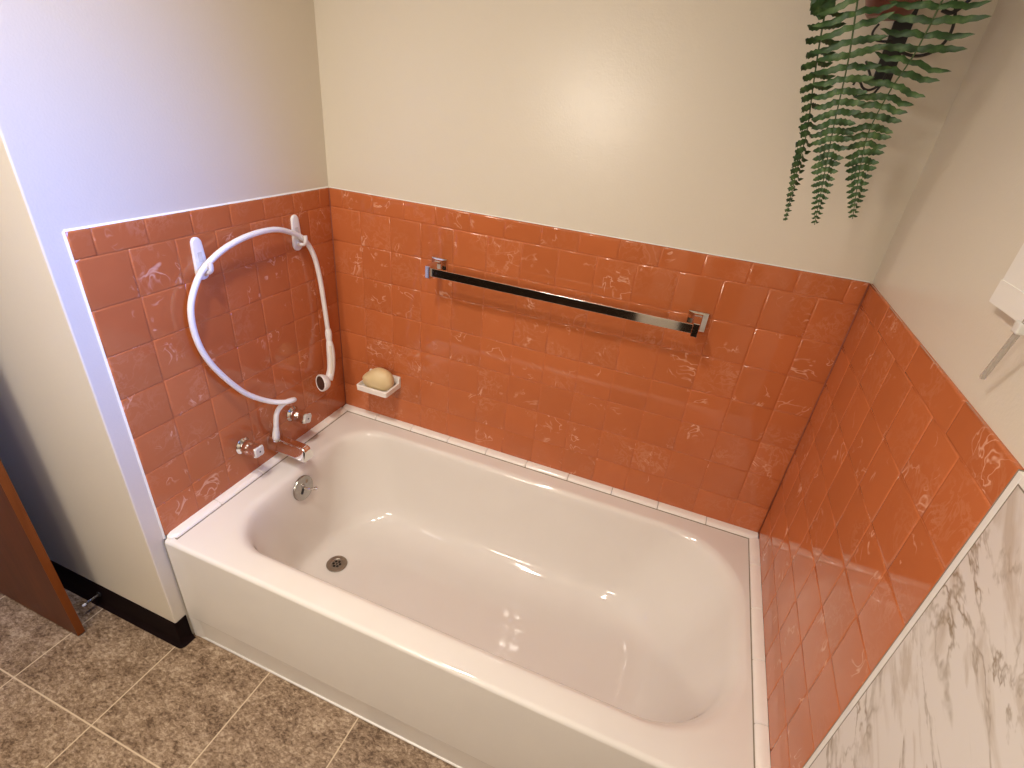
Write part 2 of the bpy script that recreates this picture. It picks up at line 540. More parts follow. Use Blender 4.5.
# white ceramic ledge pieces where the tiles meet the tub
def ledge(name, place, cuts, label, end0=False):
    """place(u, o, z): u along the wall, o out of the wall"""
    bm = bmesh.new()
    LW, LH = 0.0255, 0.0125
    def prof(sc):
        pts = [(0, 0)]
        for k in range(9):
            a = k / 8 * PI / 2
            pts.append((LW * sc * math.sin(a) ** .8, LH * sc * math.cos(a) ** .8))
        return pts
    for c0, c1 in zip(cuts[:-1], cuts[1:]):
        g = 0.0006
        first = end0 and c0 == cuts[0]
        us = [(c0 + g, .9 if not first else .12), (c0 + g + .0012, 1.0 if not first else .45)]
        if first: us += [(c0 + .006, .75), (c0 + .013, .95), (c0 + .02, 1.0)]
        us += [(c1 - g - .0012, 1.0), (c1 - g, .9)]
        add_loft(bm, [[place(u, o + .0004, ZR + .0005 + z) for o, z in prof(s)] for u, s in us], mi=0)
    a, z0 = cuts[0], ZR + .0002
    add_loft(bm, [[place(u, o, z) for o, z in ((0.0003, z0), (LW + .0028, z0), (LW + .002, z0 + .0012), (LW - .006, z0 + .0030), (0.0003, z0 + .009))] for u in (cuts[0] + (.008 if end0 else .001), cuts[-1] - .001)], mi=1)
    return tag(from_bm(name, bm, [M['ceramic'], M['dirt']], None, True, 45), label, kind='structure')
ledge('trim_5', lambda u, o, z: Vector((o, u, z)), [0.001, 0.157, 0.313, 0.467, 0.627, W - .027], 'white ceramic edging on the tub rim below the faucet', True)
ledge('trim_6', lambda u, o, z: Vector((u, W - o, z)), [0.0005 + .152 * k for k in range(10)] + [L - .0005], 'white ceramic edging along the back rim of the tub')
ledge('trim_7', lambda u, o, z: Vector((L - o, u, z)), [0.001, 0.156, 0.313, 0.467, 0.627, W - .027], 'white ceramic edging on the tub rim at the right wall', True)

# marble laminate panel on the right wall, with its white channel
box_m = box('trim_8', (L - .0005, YF, 0.0), (L + TH, -0.0150, HT - .0138), M['marble'])
tag(box_m, 'white marble-look wall panel with grey brown veins beside the tile', kind='structure')
bm = bmesh.new()
add_box(bm, (L - .0002, -0.0150, 0.0), (L + TH, -0.0127, HT - .0115))
add_box(bm, (L - .0002, YF, HT - .0138), (L + TH, -0.0150, HT - .0114))
add_box(bm, (L - .0002, -0.0031, 0.0), (L + TH, -0.0001, HT - .0012))
tag(from_bm('trim_13', bm, M['dirt']), 'dark joint between the white channel and the marble-look panel', kind='structure')
bm = bmesh.new()
add_box(bm, (L - .0010, -0.0128, 0.0), (L + TH, -0.0030, HT - .0012), 0.0008)
add_box(bm, (L - .0010, YF, HT - .0115), (L + TH, -0.0132, HT - .0012), 0.0008)
tag(weighted(from_bm('trim_9', bm, M['caulk'], None, True, 50)), 'narrow white metal channel edging the marble-look panel', kind='structure')

# black rubber cove base round the foot of the left wall
def base_prof(z): pass
bm = bmesh.new()
prof = [(0.0002, 0.098), (0.0022, 0.0978), (0.0030, 0.095), (0.0030, 0.030), (0.0048, 0.014), (0.0100, 0.004), (0.0145, 0.0006), (0.0002, 0.0006)]
rings = []
pathpts = [((XL + .001, YC), (0, -1)), ((-TH - .006, YC), (0, -1))]
for k in range(1, 6):
    a = k / 6 * PI / 2
    pathpts.append(((-TH - .004, YC + .004), (math.sin(a), -math.cos(a))))
pathpts += [((-TH, YC + .006), (1, 0)), ((-TH, -0.0125), (1, 0))]
for i, ((px, py), (nx, ny)) in enumerate(pathpts):
    ex = 0.004 if 2 <= i <= 6 else 0.0
    rings.append([Vector((px + nx * (o + ex), py + ny * (o + ex), z)) for o, z in prof])
add_loft(bm, rings)
tag(from_bm('baseboard_left', bm, M['base'], None, True, 50), kind='structure')

# ------------------------------------------------------------------ open wooden door, flat against the left wall
door = tag(empty('door_1', (-0.290, -0.143, 0.0)), 'open red-brown wooden door standing against the wall left of the tub', kind='structure')
bm = bmesh.new()
add_box(bm, (-0.80, -0.0100, 0.008), (-0.0012, 0.0100, 2.03), 0.0015)
weighted(from_bm('door_leaf', bm, M['door'], door, True, 50))
box('edge_band', (-0.0012, -0.0098, 0.0083), (0.0006, 0.0098, 2.0297), M['door_edge'], door)
bm = bmesh.new()
add_lathe(bm, [(0, .030), (.004, .030), (.008, .022), (.012, .010), (.03, .010), (.038, .022), (.052, .027), (.062, .020), (.066, .004)], (-0.07, -0.0100, 0.95), (0, -1, 0))
from_bm('door_knob', bm, M['chrome'], door, True, 45)

# ------------------------------------------------------------------ bathtub
tub = tag(empty('bathtub', (L / 2, 0.38, 0)), 'white porcelain bathtub set between three terracotta tiled walls', 'bathtub')
TO = Vector((-L / 2, -0.38, 0))
def rrect(x0, x1, y0, y1, rl, rr, z, n=24):
    """rounded rectangle, own radius at the left and right ends; n points per corner"""
    pts = []
    for (cx, cy, r, a0) in ((x1 - rr, y1 - rr, rr, 0), (x0 + rl, y1 - rl, rl, 90), (x0 + rl, y0 + rl, rl, 180), (x1 - rr, y0 + rr, rr, 270)):
        for k in range(n):
            a = math.radians(a0 + 90 * k / (n - 1))
            pts.append(Vector((cx + r * math.cos(a), cy + r * math.sin(a), z)) + TO)
    return pts
yr0 = -0.0075
prof = [  # z, x0, x1, y0, y1, r_left, r_right
    (.4014, .076, 1.489, .054, .698, .150, .215),
    (.4006, .086, 1.485, .060, .692, .150, .215),
    (.3985, .094, 1.481, .066, .687, .150, .215),
    (.3940, .102, 1.475, .072, .682, .150, .215),
    (.3850, .109, 1.467, .078, .678, .150, .215),
    (.3650, .115, 1.455, .083, .674, .152, .215),
    (.3200, .120, 1.438, .088, .669, .160, .215),
    (.2400, .127, 1.404, .100, .660, .172, .215),
    (.1700, .133, 1.368, .112, .650, .185, .215),
    (.1200, .138, 1.333, .125, .638, .195, .210),
    (.0900, .144, 1.298, .142, .622, .195, .205),
    (.0720, .152, 1.255, .166, .598, .180, .190),
    (.0620, .166, 1.200, .200, .566, .150, .165),
    (.0570, .190, 1.130, .240, .526, .120, .130),
    (.0550, .250, 1.050, .290, .480, .090, .090),
]
def interp_prof(prof, n):
    out = []
    P = [prof[0]] + prof + [prof[-1]]
    for i in range(1, len(P) - 2):
        a, b_, c, d = P[i-1], P[i], P[i+1], P[i+2]
        for k in range(n):
            t = k / n
            out.append([0.5 * ((2*b1) + (c1-a1)*t + (2*a1-5*b1+4*c1-d1)*t*t + (3*b1-a1-3*c1+d1)*t*t*t) for a1, b1, c1, d1 in zip(a, b_, c, d)])
    out.append(list(prof[-1]))
    return out
bm = bmesh.new()
rings = [rrect(0.0004, L - .0004, yr0 + .012, W - .0004, .003, .003, ZR - .0002), rrect(.03, L - .02, yr0 + .03, W - .03, .06, .08, ZR)]
for z, x0, x1, y0, y1, rl, rr in interp_prof(prof, 4):
    rings.append(rrect(x0, x1, y0, y1, rl, rr, z))
add_loft(bm, rings, cap0=False, cap1=True)
shell = from_bm('basin', bm, M['tub'], tub, True)
# front apron: rolled edge, straight face, undercut kick strip
bm = bmesh.new()
def apron_prof(x):
    t = min(1, max(0, (x - .010) / .03)) * min(1, max(0, (L - .010 - x) / .03))
    pts = []
    for k in range(9):
        a = k / 8 * PI / 2
        pts.append((yr0 + .012 - .012 * math.sin(a), ZR - .0002 - .012 + .012 * math.cos(a)))
    pts += [(yr0, .30), (yr0, .20), (yr0, .094), (yr0 + .002 * t, .090), (yr0 + .0035 * t, .084), (yr0 + .0055 * t, .04), (yr0 + .006 * t, .0012)]
    return pts
xs = [0.0004, .010, .014, .018, .023, .028, .033, .038] + [.038 + (L - .076) * k / 24 for k in range(1, 25)] + [L - .033, L - .028, L - .023, L - .018, L - .01, L - .0004]
rings = [[Vector((x, y, z)) + TO for y, z in apron_prof(x)] for x in xs]
back = [[Vector((x, .02, .0012)) + TO] for x in xs]
add_loft(bm, rings, False, False, closed=False)
weighted(from_bm('apron', bm, M['tub'], tub, True, 60))
tag(bpy.data.objects['apron'], 'flat white front apron with a recessed kick strip')
# overflow plate with trip lever on the faucet-end wall
ovc = Vector((.1185, .376, .336))
ax = Vector((1, 0, .13)).normalized()
ov = lathe('overflow_plate', [(-.004, .0425), (.003, .0430), (.0055, .0415), (.0068, .037), (.0075, .020), (.0078, .0005)], ovc + TO, ax, M['plate'], tub)
tag(ov, 'round dull chrome overflow plate with trip lever')
upv = (Vector((0, 0, 1)) - ax * ax.z).normalized(); sd = Vector((0, 1, 0))
def on(o, a, b_): return ovc + TO + ax * o + sd * a + upv * b_
bm = bmesh.new()
add_tube(bm, [on(.006, -.004, .004), on(.013, -.001, .001), on(.020, .006, -.005), on(.028, .014, -.008), on(.033, .018, -.008)], [.0042, .0045, .004, .0038, .0042], 10)
bmesh.ops.create_uvsphere(bm, u_segments=12, v_segments=8, radius=.0065, matrix=Matrix.Translation(on(.036, .020, -.008)))
from_bm('trip_lever', bm, M['chrome'], ov, True, 60)
bm = bmesh.new()
add_tube(bm, [on(.0078, -.016, -.013), on(.0086, -.002, .006)], .0035, 8)
from_bm('lever_slot', bm, M['dark'], ov, True)
lathe('screw', [(.006, .0062), (.0085, .0058), (.0095, .0035), (.0097, .0005)], ovc + TO + sd * .016 + upv * .017, ax, M['brushed'], ov, 16)
# drain
dc = Vector((.242, .358, .0578))
dr = lathe('drain', [(-.004, .0345), (.001, .0350), (.0024, .0335), (.0024, .021), (.0012, .0185), (-.001, .0175), (-.001, .0005)], dc + TO, (0, 0, 1), M['brushed'], tub)
tag(dr, 'round dull metal drain')
bm = bmesh.new()
for k in range(6):
    a = k * PI / 3 + .3
    add_lathe(bm, [(-.0008, .0046), (-.0003, .0046)], dc + TO + Vector((math.cos(a) * .0112, math.sin(a) * .0112, 0)), (0, 0, 1), 10)
add_lathe(bm, [(-.0008, .0032), (-.0003, .0032)], dc + TO, (0, 0, 1), 10)
from_bm('strainer_holes', bm, M['dark'], dr)
# caulk bead along the floor
bm = bmesh.new()
add_loft(bm, [[Vector((x, y, z)) for y, z in ((yr0 + .009, .0004), (yr0 + .0015, .0004), (yr0 + .0022, .0022), (yr0 + .005, .0038), (yr0 + .009, .0044))] for x in (0.001, L - .006)])
tag(from_bm('trim_10', bm, M['caulk'], None, True), 'thin white caulk bead where the tub apron meets the floor', kind='structure')

# ------------------------------------------------------------------ faucet
sp = tag(empty('tub_spout', (0, .395, .474)), 'chrome tub spout on the left tiles above the overflow plate', 'spout')
def rr_yz(x, zc, hw, ht, hb, r, n=6, shear=0.0):
    pts = []
    for (cy, cz, a0) in ((hw - r, ht - r, 0), (-hw + r, ht - r, 90), (-hw + r, -hb + r, 180), (hw - r, -hb + r, 270)):
        for k in range(n):
            a = math.radians(a0 + 90 * k / (n - 1))
            z = cz + r * math.sin(a)
            y = (cy + r * math.cos(a)) * (1.06 - .50 * (z + hb) / (ht + hb))   # sides lean in towards the top
            pts.append(Vector((x + shear * z, y, zc + z)))
    return pts
bm = bmesh.new()
add_loft(bm, [rr_yz(.0005, 0, .0255, .0240, .0200, .006), rr_yz(.010, 0, .0255, .0240, .0200, .006), rr_yz(.013, 0, .0245, .0230, .0185, .005), rr_yz(.050, .0005, .0245, .0230, .0180, .005),
              rr_yz(.095, .0, .0240, .0228, .0190, .005), rr_yz(.120, .0, .0237, .0224, .0225, .005), rr_yz(.132, -.001, .0235, .0215, .0235, .005),
              rr_yz(.1390, -.002, .0230, .0190, .0235, .005), rr_yz(.1425, -.004, .0225, .0150, .0215, .005), rr_yz(.1435, -.005, .0205, .0120, .0190, .004)])
weighted(from_bm('spout_body', bm, M['chrome'], sp, True, 28))
bm = bmesh.new()
add_lathe(bm, [(0, .0105), (.003, .0110), (.0075, .0110), (.009, .0095)], (.030, -.012, .0180), (0, 0, 1), 8)
from_bm('hose_port', bm, M['chrome'], sp, True, 30)

def make_tap():
    t = empty('faucet_handle')
    lathe('flange', [(0.0004, .0265), (.003, .0268), (.006, .0245), (.0085, .0215), (.010, .0205)], (0, 0, 0), (1, 0, 0), M['chrome'], t, 40)
    bm = bmesh.new()
    # bell that swells, necks, then flares to a four-lobed grip
    prof = [(.009, .0170, 0), (.014, .0215, 0), (.022, .0230, 0), (.030, .0218, .01), (.036, .0195, .03), (.042, .0185, .07), (.050, .0195, .11), (.058, .0202, .13), (.062, .0190, .13)]
    rings = []
    for d, r, lob in prof:
        rings.append([Vector((d, (r * (1 + lob * math.cos(4 * a))) * math.cos(a + .5), (r * (1 + lob * math.cos(4 * a))) * math.sin(a + .5))) for a in (2 * PI * k / 48 for k in range(48))])
    add_loft(bm, rings)
    from_bm('grip', bm, M['chrome'], t, True, 40)
    bm = bmesh.new()
    rings = []
    for d, r in ((.0615, .0176), (.0650, .0175), (.0668, .0160)):
        rings.append([Vector((d, (r * (1 + .12 * math.cos(4 * a))) * math.cos(a + .5), (r * (1 + .12 * math.cos(4 * a))) * math.sin(a + .5))) for a in (2 * PI * k / 48 for k in range(48))])
    add_loft(bm, rings)
    cp = weighted(from_bm('index_cap', bm, M['cap'], t, True, 40))
    tag(cp, 'square index cap with a dark dot, tub reflection painted pale')
    lathe('index_dot', [(.0660, .0030), (.0674, .0028)], (0, 0, 0), (1, 0, 0), M['dark'], cp, 12)
    return t
t1 = make_tap()
t1.location = (0, .284, .526)
t1.rotation_euler = (.25, 0, 0)
tag(t1, 'chrome faucet handle left of the tub spout, nearer the tub front', 'faucet handle', 'chrome faucet handles on the left tiles')
t2 = copy_tree(t1)
t2.location = (0, .492, .524)
t2.rotation_euler = (-.1, 0, 0)
tag(t2, 'chrome faucet handle right of the tub spout, nearer the back corner', 'faucet handle', 'chrome faucet handles on the left tiles')

# ------------------------------------------------------------------ hand shower
hs = tag(empty('hand_shower', (0.03, .395, .50)), 'white hand shower whose looped hose hangs over two wall hooks', 'hand shower')
HO = Vector(hs.location)
rel = lambda pts: [Vector(p) - HO for p in pts]
port = Vector((.030, .383, .5012))
bm = bmesh.new()
add_lathe(bm, [(0, .0105), (.004, .0115), (.018, .0112), (.036, .0088), (.044, .0080)], port - HO, (.15, .02, 1), 20)
from_bm('hose_connector', bm, M['plastic'], hs, True, 40)
hp = [port + Vector((.0055, .001, .038)), at(276.4, 415, 0, .0415), at(280.0, 407.3, 0, .049), at(286.5, 401.8, 0, .062),
      at(294.0, 399.6, 0, .072), at(291.0, 400.8, 0, .077), at(283, 402.2, 0, .068), at(268, 401.0, 0, .048), at(246, 393.5, 0, .034), at(224, 377, 0, .030), at(206.5, 358, 0, .028), at(195.5, 336, 0, .027), at(190.8, 311, 0, .027),
      at(194.3, 289, 0, .024), at(204, 268.5, 0, .0205), at(224, 249, 0, .026), at(249, 235.6, 0, .030), at(274, 229.6, 0, .027),
      at(292, 233.0, 0, .0205), at(304.5, 240.0, 0, .0208), at(314, 256, 0, .024), at(320, 279, 0, .024), at(324.5, 307, 0, .024), at(328.0, 331, 0, .026)]
hose = catmull([p - HO for p in hp], 8)
tube('hose', hose, .0077, M['plastic'], hs, 14)
# handset: collar, curved handle, round spray head
h0, h1, h2, h3, h4 = at(328.0, 329, 0, .026), at(329.2, 341, 0, .030), at(330.9, 354, 0, .037), at(331.0, 369, 0, .040), at(328.6, 380, 0, .044)
bm = bmesh.new()
add_tube(bm, rel(catmull([h0, h0.lerp(h1, .5), h1], 4)), [.0088, .0098, .0108, .0112, .0112, .0108, .0104, .0098, .0092], 16)
from_bm('collar', bm, M['plastic'], hs, True, 50)
bm = bmesh.new()
hc = catmull([h1, h2, h3, h4], 6)
add_tube(bm, rel(hc), [.0100, .0112, .0122, .0130, .0135, .0137, .0138, .0138, .0138, .0137, .0136, .0134, .0132, .0132, .0133, .0135, .0138, .0140, .0136], 16)
from_bm('handle', bm, M['plastic'], hs, True, 50)
# ivory inlay running down the face of the handle
bm = bmesh.new()
vdir = (CAM_LOC - h2).normalized()
add_tube(bm, [Vector(p) - HO + Vector((.62, -.62, .25)).normalized() * .0112 for p in hc[2:-4]], .0042, 10)
from_bm('handle_inlay', bm, M['ivory'], hs, True, 50)
hcen = at(323.4, 382.5, 0, .046)
hax = Vector((-.33, -.93, .12)).normalized()
bm = bmesh.new()
add_lathe(bm, [(-.020, .012), (-.016, .0200), (-.006, .0265), (.004, .0295), (.010, .0300), (.012, .0285), (.011, .0255), (.0095, .0005)], hcen - HO, hax, 32)
hd = from_bm('spray_head', bm, M['plastic'], hs, True, 40)
fc = lathe('spray_face', [(.0096, .0252), (.0112, .0245), (.0118, .016), (.0119, .0005)], hcen - HO, hax, M['sprayface'], hd, 32)
tag(fc, 'dark round spray face')

# ------------------------------------------------------------------ adhesive hooks
def make_hook():
    h = empty('utility_hook')
    bm = bmesh.new()
    outline = []
    w0, w1, z0, z1 = .0140, .0190, -.054, .052
    for k in range(9):
        a = PI * k / 8
        outline.append((w0 * math.cos(a), z1 - w0 + w0 * math.sin(a)))
    for k in range(9):
        a = PI + PI * k / 8
        outline.append((w1 * math.cos(a), z0 + w1 + w1 * math.sin(a)))
    rings = [[Vector((d, y * s, z * (1 - (1 - s) * .35))) for y, z in outline] for d, s in ((.0004, 1.0), (.0035, 1.0), (.0060, .93), (.0068, .80))]
    add_loft(bm, rings)
    from_bm('back_plate', bm, M['plastic'], h, True, 50)
    bm = bmesh.new()
    add_box(bm, (.0066, -.0062, -.008), (.0074, .0062, .016), .0003)
    weighted(from_bm('release_panel', bm, M['cap'], h, True, 50))
    bm = bmesh.new()
    pts = [(.006, 0, -.032), (.014, 0, -.0325), (.025, 0, -.032), (.0340, 0, -.024), (.0360, 0, -.012), (.0350, 0, -.004)]
    add_tube(bm, [(0, 0, 0)] and catmull(pts, 5), .0048, 12)
    for v in bm.verts: v.co.y *= 1.35
    from_bm('hook_arm', bm, M['plastic'], h, True, 60)
    return h
k1 = make_hook()
k1.location = (0, .2675, 1.104)
k1.rotation_euler = (0.02, 0, 0)
tag(k1, 'white adhesive wall hook holding the left side of the hose loop', 'hook', 'white adhesive hooks on the left tiles')
k2 = copy_tree(k1)
k2.location = (0, .602, 1.106)
tag(k2, 'white adhesive wall hook holding the hose near the back corner', 'hook', 'white adhesive hooks on the left tiles')

# ------------------------------------------------------------------ soap dish and soap
sd_ = tag(empty('soap_dish', (.188, W, .5575)), 'small white ceramic soap dish fixed to the back tiles', 'soap dish')
bm = bmesh.new()
hw = .063
# tray: outer shell lofted up, then down inside
def tray(z, ins, fz=0.0, y0=-.095, yb=-.001):
    pts = [(-hw + ins, yb if ins == 0 else yb - min(ins, .006)), (-hw + ins, y0 + ins), (hw - ins, y0 + ins), (hw - ins, yb if ins == 0 else yb - min(ins, .006))]
    out = []
    # bevel the two front corners a little
    c = .006
    for (x, y) in pts:
        if y < -.05:
            sx = 1 if x > 0 else -1
            a, b_ = (x, y + c), (x - sx * c, y)
            seq = [a, b_] if sx < 0 else [b_, a]
            out += seq
        else:
            out.append((x, y))
    return [Vector((x, y, z + fz * (y - yb) )) for x, y in out]
add_loft(bm, [tray(.000, .006, -.02), tray(.004, .001, -.02), tray(.024, 0, .0), tray(.026, .002, 0), tray(.026, .006, 0), tray(.014, .0085, 0), tray(.0125, .012, 0)])
weighted(from_bm('tray', bm, M['ceramic'], sd_, True, 45))
bm = bmesh.new()
prof_side = [(-.0008, .006), (-.0008, .047), (-.008, .047), (-.012, .040), (-.012, .012)]
add_loft(bm, [[Vector((x, y, z)) for y, z in prof_side] for x in (-hw, hw)])
from_bm('back_plate', bm, M['ceramic'], sd_, True, 45)
# soap: a chunky half-worn oval bar leaning in the dish
bm = bmesh.new()
bmesh.ops.create_uvsphere(bm, u_segments=40, v_segments=24, radius=1.0)
for v in bm.verts:
    x, y, z = v.co
    s = lambda t, p: math.copysign(abs(t) ** p, t)
    x, y, z = s(x, .9), s(y, .85), s(z, .9)
    if z > 0: 
        top = 1.0 - .62 * max(0, -x) ** 1.3          # slopes down to the left
        z *= top
        nick = math.exp(-((x + .28) ** 2 + (y + .15) ** 2) / .006) * .16
        z -= nick
    else: z = max(-.58, z * .95)
    v.co = (x * .058 - .003, y * .034, z * .045)
from_bm_soap = from_bm('soap_bar', bm, M['soap'], None, True)
from_bm_soap.location = (.193, W - .050, .5715 + .0290)
from_bm_soap.rotation_euler = (.02, .01, .10)
tag(from_bm_soap, 'chunky cream bar of soap resting in the white soap dish', 'soap')

# ------------------------------------------------------------------ towel bar
tb = tag(empty('towel_bar', (.79, W, 1.040)), 'long chrome towel bar with square posts on the back tiles', 'towel bar')
bm = bmesh.new()
add_box(bm, (-.390, -.0735, -.0125), (.386, -.0640, .0125), .0010)
weighted(from_bm('bar', bm, M['chrome'], tb, True, 40))
for x in (-.390, .386):
    bm = bmesh.new()
    rings = [[Vector((x + a * h, y, b_ * g)) for a, b_ in ((-1, -1), (1, -1), (1, 1), (-1, 1))] for y, h, g in
             ((-.0005, .0265, .0265), (-.0075, .0265, .0265), (-.0095, .0250, .0250), (-.0105, .0120, .0220), (-.016, .0092, .0195), (-.050, .0088, .0185), (-.0790, .0086, .0185), (-.0805, .0072, .0170))]
    add_loft(bm, rings)
    from_bm('post', bm, M['chrome'], tb, False)

# ------------------------------------------------------------------ wall bracket, pot and fern in the right corner
POT = Vector((1.337, .625, 1.697))
br = tag(empty('plant_bracket', (1.392, YB, 1.66)), 'black iron scroll bracket on the back wall holding up the potted fern', 'bracket')
BO = Vector(br.location)
bm = bmesh.new()
add_box(bm, (-.0165, -.006, -.052), (.0165, -.0004, .34), .001)
weighted(from_bm('strap', bm, M['iron'], br, True, 50))
def wire(px, y, r=.0022, ex=None):
    pts = [at(u, v, 1, y) for u, v in px]
    if ex: pts += [Vector(e_) for e_ in ex]
    bm = bmesh.new()
    add_tube(bm, [p - BO for p in catmull(pts, 5)], r, 8)
    return from_bm('scroll', bm, M['iron'], br, True, 60)
wire([(879, 24), (874, 30), (872.5, 35), (876, 40), (884, 41.5), (892, 41)], .755)
wire([(866, 61), (869, 71), (872.5, 81), (878, 86), (884, 78), (889, 66)], .752)
wire([(853, 85), (856, 81), (860, 82), (863, 88), (870, 90), (880, 84), (888, 70)], .748)
wire([(852, 91), (855, 96), (863, 97), (872, 95), (882, 84)], .744)
wire([(942, 10), (950, 13), (957, 10), (965, 4), (975, -6)], .742, .0035)
wire([(956, -4), (954.5, 20), (950, 34), (942, 45), (930, 53), (915, 56), (900, 52)], .748, .0028)
# arm that carries the pot
bm = bmesh.new()
ring_c = POT + Vector((0, 0, .060)) - BO
add_tube(bm, [(0, -.004, .098), (-.010, -.05, .099), ring_c + Vector((.045, .042, 0))], .004, 8)
add_tube(bm, [ring_c + Vector((.0605 * math.cos(2*PI*k/36), .0605 * math.sin(2*PI*k/36), 0)) for k in range(37)], .0035, 8, caps=False)
from_bm('arm', bm, M['iron'], br, True, 50)

fern = tag(empty('hanging_fern', POT), 'green fern with long hanging fronds in a red brown pot, upper right corner', 'plant')
pt = fern
lathe('pot_body', [(0.0, .030), (.004, .034), (.05, .050), (.10, .062), (.112, .065), (.116, .072), (.140, .074), (.142, .068), (.118, .060), (.117, .0005)], (0, 0, 0), (0, 0, 1), M['pot'], pt, 40)
lathe('soil', [(.119, .0585), (.127, .048), (.130, .001)], (0, 0, 0), (0, 0, 1), M['moss'], pt, 30)

FO = Vector(fern.location)

def frond(points, nrm, lmax, spacing, label=None, start=0.0, asym=(1, 1), droop=0.0, seed=0, aoff=(0, 0)):
    rnd = random.Random(seed)
    pts = catmull([Vector(p) for p in points], 14)
    cum = [0.0]
    for a, b_ in zip(pts[:-1], pts[1:]): cum.append(cum[-1] + (b_ - a).length)
    tot = cum[-1]
    def sample(s):
        s = min(max(s, 0), tot - 1e-6)
        for i in range(len(cum) - 1):
            if cum[i + 1] >= s:
                t = (s - cum[i]) / max(cum[i+1] - cum[i], 1e-9)
                return pts[i].lerp(pts[i+1], t), (pts[i+1] - pts[i]).normalized()
    bm = bmesh.new()
    add_tube(bm, [p - FO for p in pts], [.0021 * (1 - .7 * c / tot) for c in cum], 6, mi=1)
    s = start * tot
    n0 = Vector(nrm).normalized()
    while s < tot - .002:
        q = s / tot
        p, tg = sample(s)
        side = tg.cross(n0).normalized()
        n = side.cross(tg).normalized()
        # long in the middle, tapering to the tip
        ln = lmax * min(1.0, (1 - q) * 1.75 + .10) * (0.86 + .14 * math.sin(min(1, q * 2.2) * PI / 2))
        wid = min(.0058, ln * .19 + .0008)
        for sgn in (-1, 1):
            l = ln * asym[0 if sgn < 0 else 1] * rnd.uniform(.90, 1.08)
            ang = math.radians(-12 + 40 * q ** 1.6 + rnd.uniform(-6, 6) + (aoff[0] if sgn < 0 else aoff[1]) * (1 - q))
            d = (side * sgn * math.cos(ang) + tg * math.sin(ang)).normalized()
            up = (tg - d * tg.dot(d)).normalized()
            lift = rnd.uniform(-.12, .12)
            nn = (n + up * rnd.uniform(-.75, -.05)).normalized()
            up2 = nn.cross(d).normalized()
            if up2.dot(tg) < 0: up2 = -up2
            K = 9
            mid, e1, e2 = [], [], []
            for k in range(K + 1):
                t = k / K
                w = wid * (math.sin(PI * min(1, .16 + .84 * t ** .8)) ** .6 if t < 1 else 0)
                w = wid * max(0.0, (1 - t ** 3.6)) ** .7 * (.72 + .28 * min(1, t * 6))
                ser = 1.0 + (.17 if k % 2 else -.17) * (1 if 0 < k < K else 0)
                bend = -l * (.05 + droop) * t * t
                c = p + d * (l * t) + nn * (.003 * math.sin(t * 7 + rnd.random() * .8) + lift * l * t) + Vector((0, 0, bend * .45)) 
                mid.append(bm.verts.new(c - FO + nn * .0006))
                cup = .30 + .22 * math.sin(t * 11 + seed)
                e1.append(bm.verts.new(c - FO + up2 * w * ser - nn * w * cup))
                e2.append(bm.verts.new(c - FO - up2 * w * (2 - ser) * .95 - nn * w * (cup - .1)))
            for k in range(K):
                bm.faces.new((mid[k], mid[k+1], e1[k+1], e1[k]))
                bm.faces.new((e2[k], e2[k+1], mid[k+1], mid[k]))
        s += spacing * (1.0 - .66 * q ** 1.5) * rnd.uniform(.93, 1.07)
    me_o = from_bm('frond', bm, [M['fern'], M['rachis']], fern, True)
    if label: me_o['label'] = label
    return me_o

crown = POT + Vector((0, 0, .125))
def pix(seq): return [at(u, v, 1, y) for u, v, y in seq]
toward = Vector((-.10, -1.0, .25))
frond([crown + Vector((-.01, -.01, 0)), crown + Vector((-.03, -.085, .05)), at(862, -25, 1, .512)] + pix([(857, 5, .510), (848, 62, .520), (834, 125, .535), (822, 187, .545), (814.5, 225, .548)]), toward, .060, .0245, start=.30, seed=3, aoff=(-16, 4))
frond([crown + Vector((.02, -.01, 0)), crown + Vector((.045, -.08, .05)), at(952, -22, 1, .530)] + pix([(940, 5, .535), (915, 53, .545), (890, 91, .550), (868, 134, .560), (859, 175, .565), (852.5, 219, .568)]), toward, .069, .0250, start=.30, seed=8, aoff=(-30, 2))
frond([crown + Vector((-.03, -.0, 0)), crown + Vector((-.085, -.03, .04)), at(833, -22, 1, .545)] + pix([(826, 8, .548), (819, 47, .552), (813, 87, .556), (807, 131, .56), (798, 166, .562), (785, 221, .565)]), Vector((.80, -.62, .1)), .062, .0235, start=.30, asym=(1, .8), seed=11)
# fronds that arch over the pot, above and beside the picture
frond([crown, crown + Vector((.05, .0, .07)), crown + Vector((.090, -.05, .05)), crown + Vector((.118, -.09, -.01)), crown + Vector((.128, -.11, -.055))], Vector((.3, -.8, .6)), .05, .019, start=.2, seed=21)
frond([crown, crown + Vector((-.06, .03, .09)), crown + Vector((-.14, .05, .08)), crown + Vector((-.20, .06, .02))], Vector((-.2, -.5, .9)), .055, .02, start=.15, seed=22)
frond([crown, crown + Vector((0, -.08, .10)), crown + Vector((-.02, -.17, .10)), crown + Vector((-.03, -.24, .055))], Vector((0, -.4, .9)), .055, .02, start=.15, seed=23)
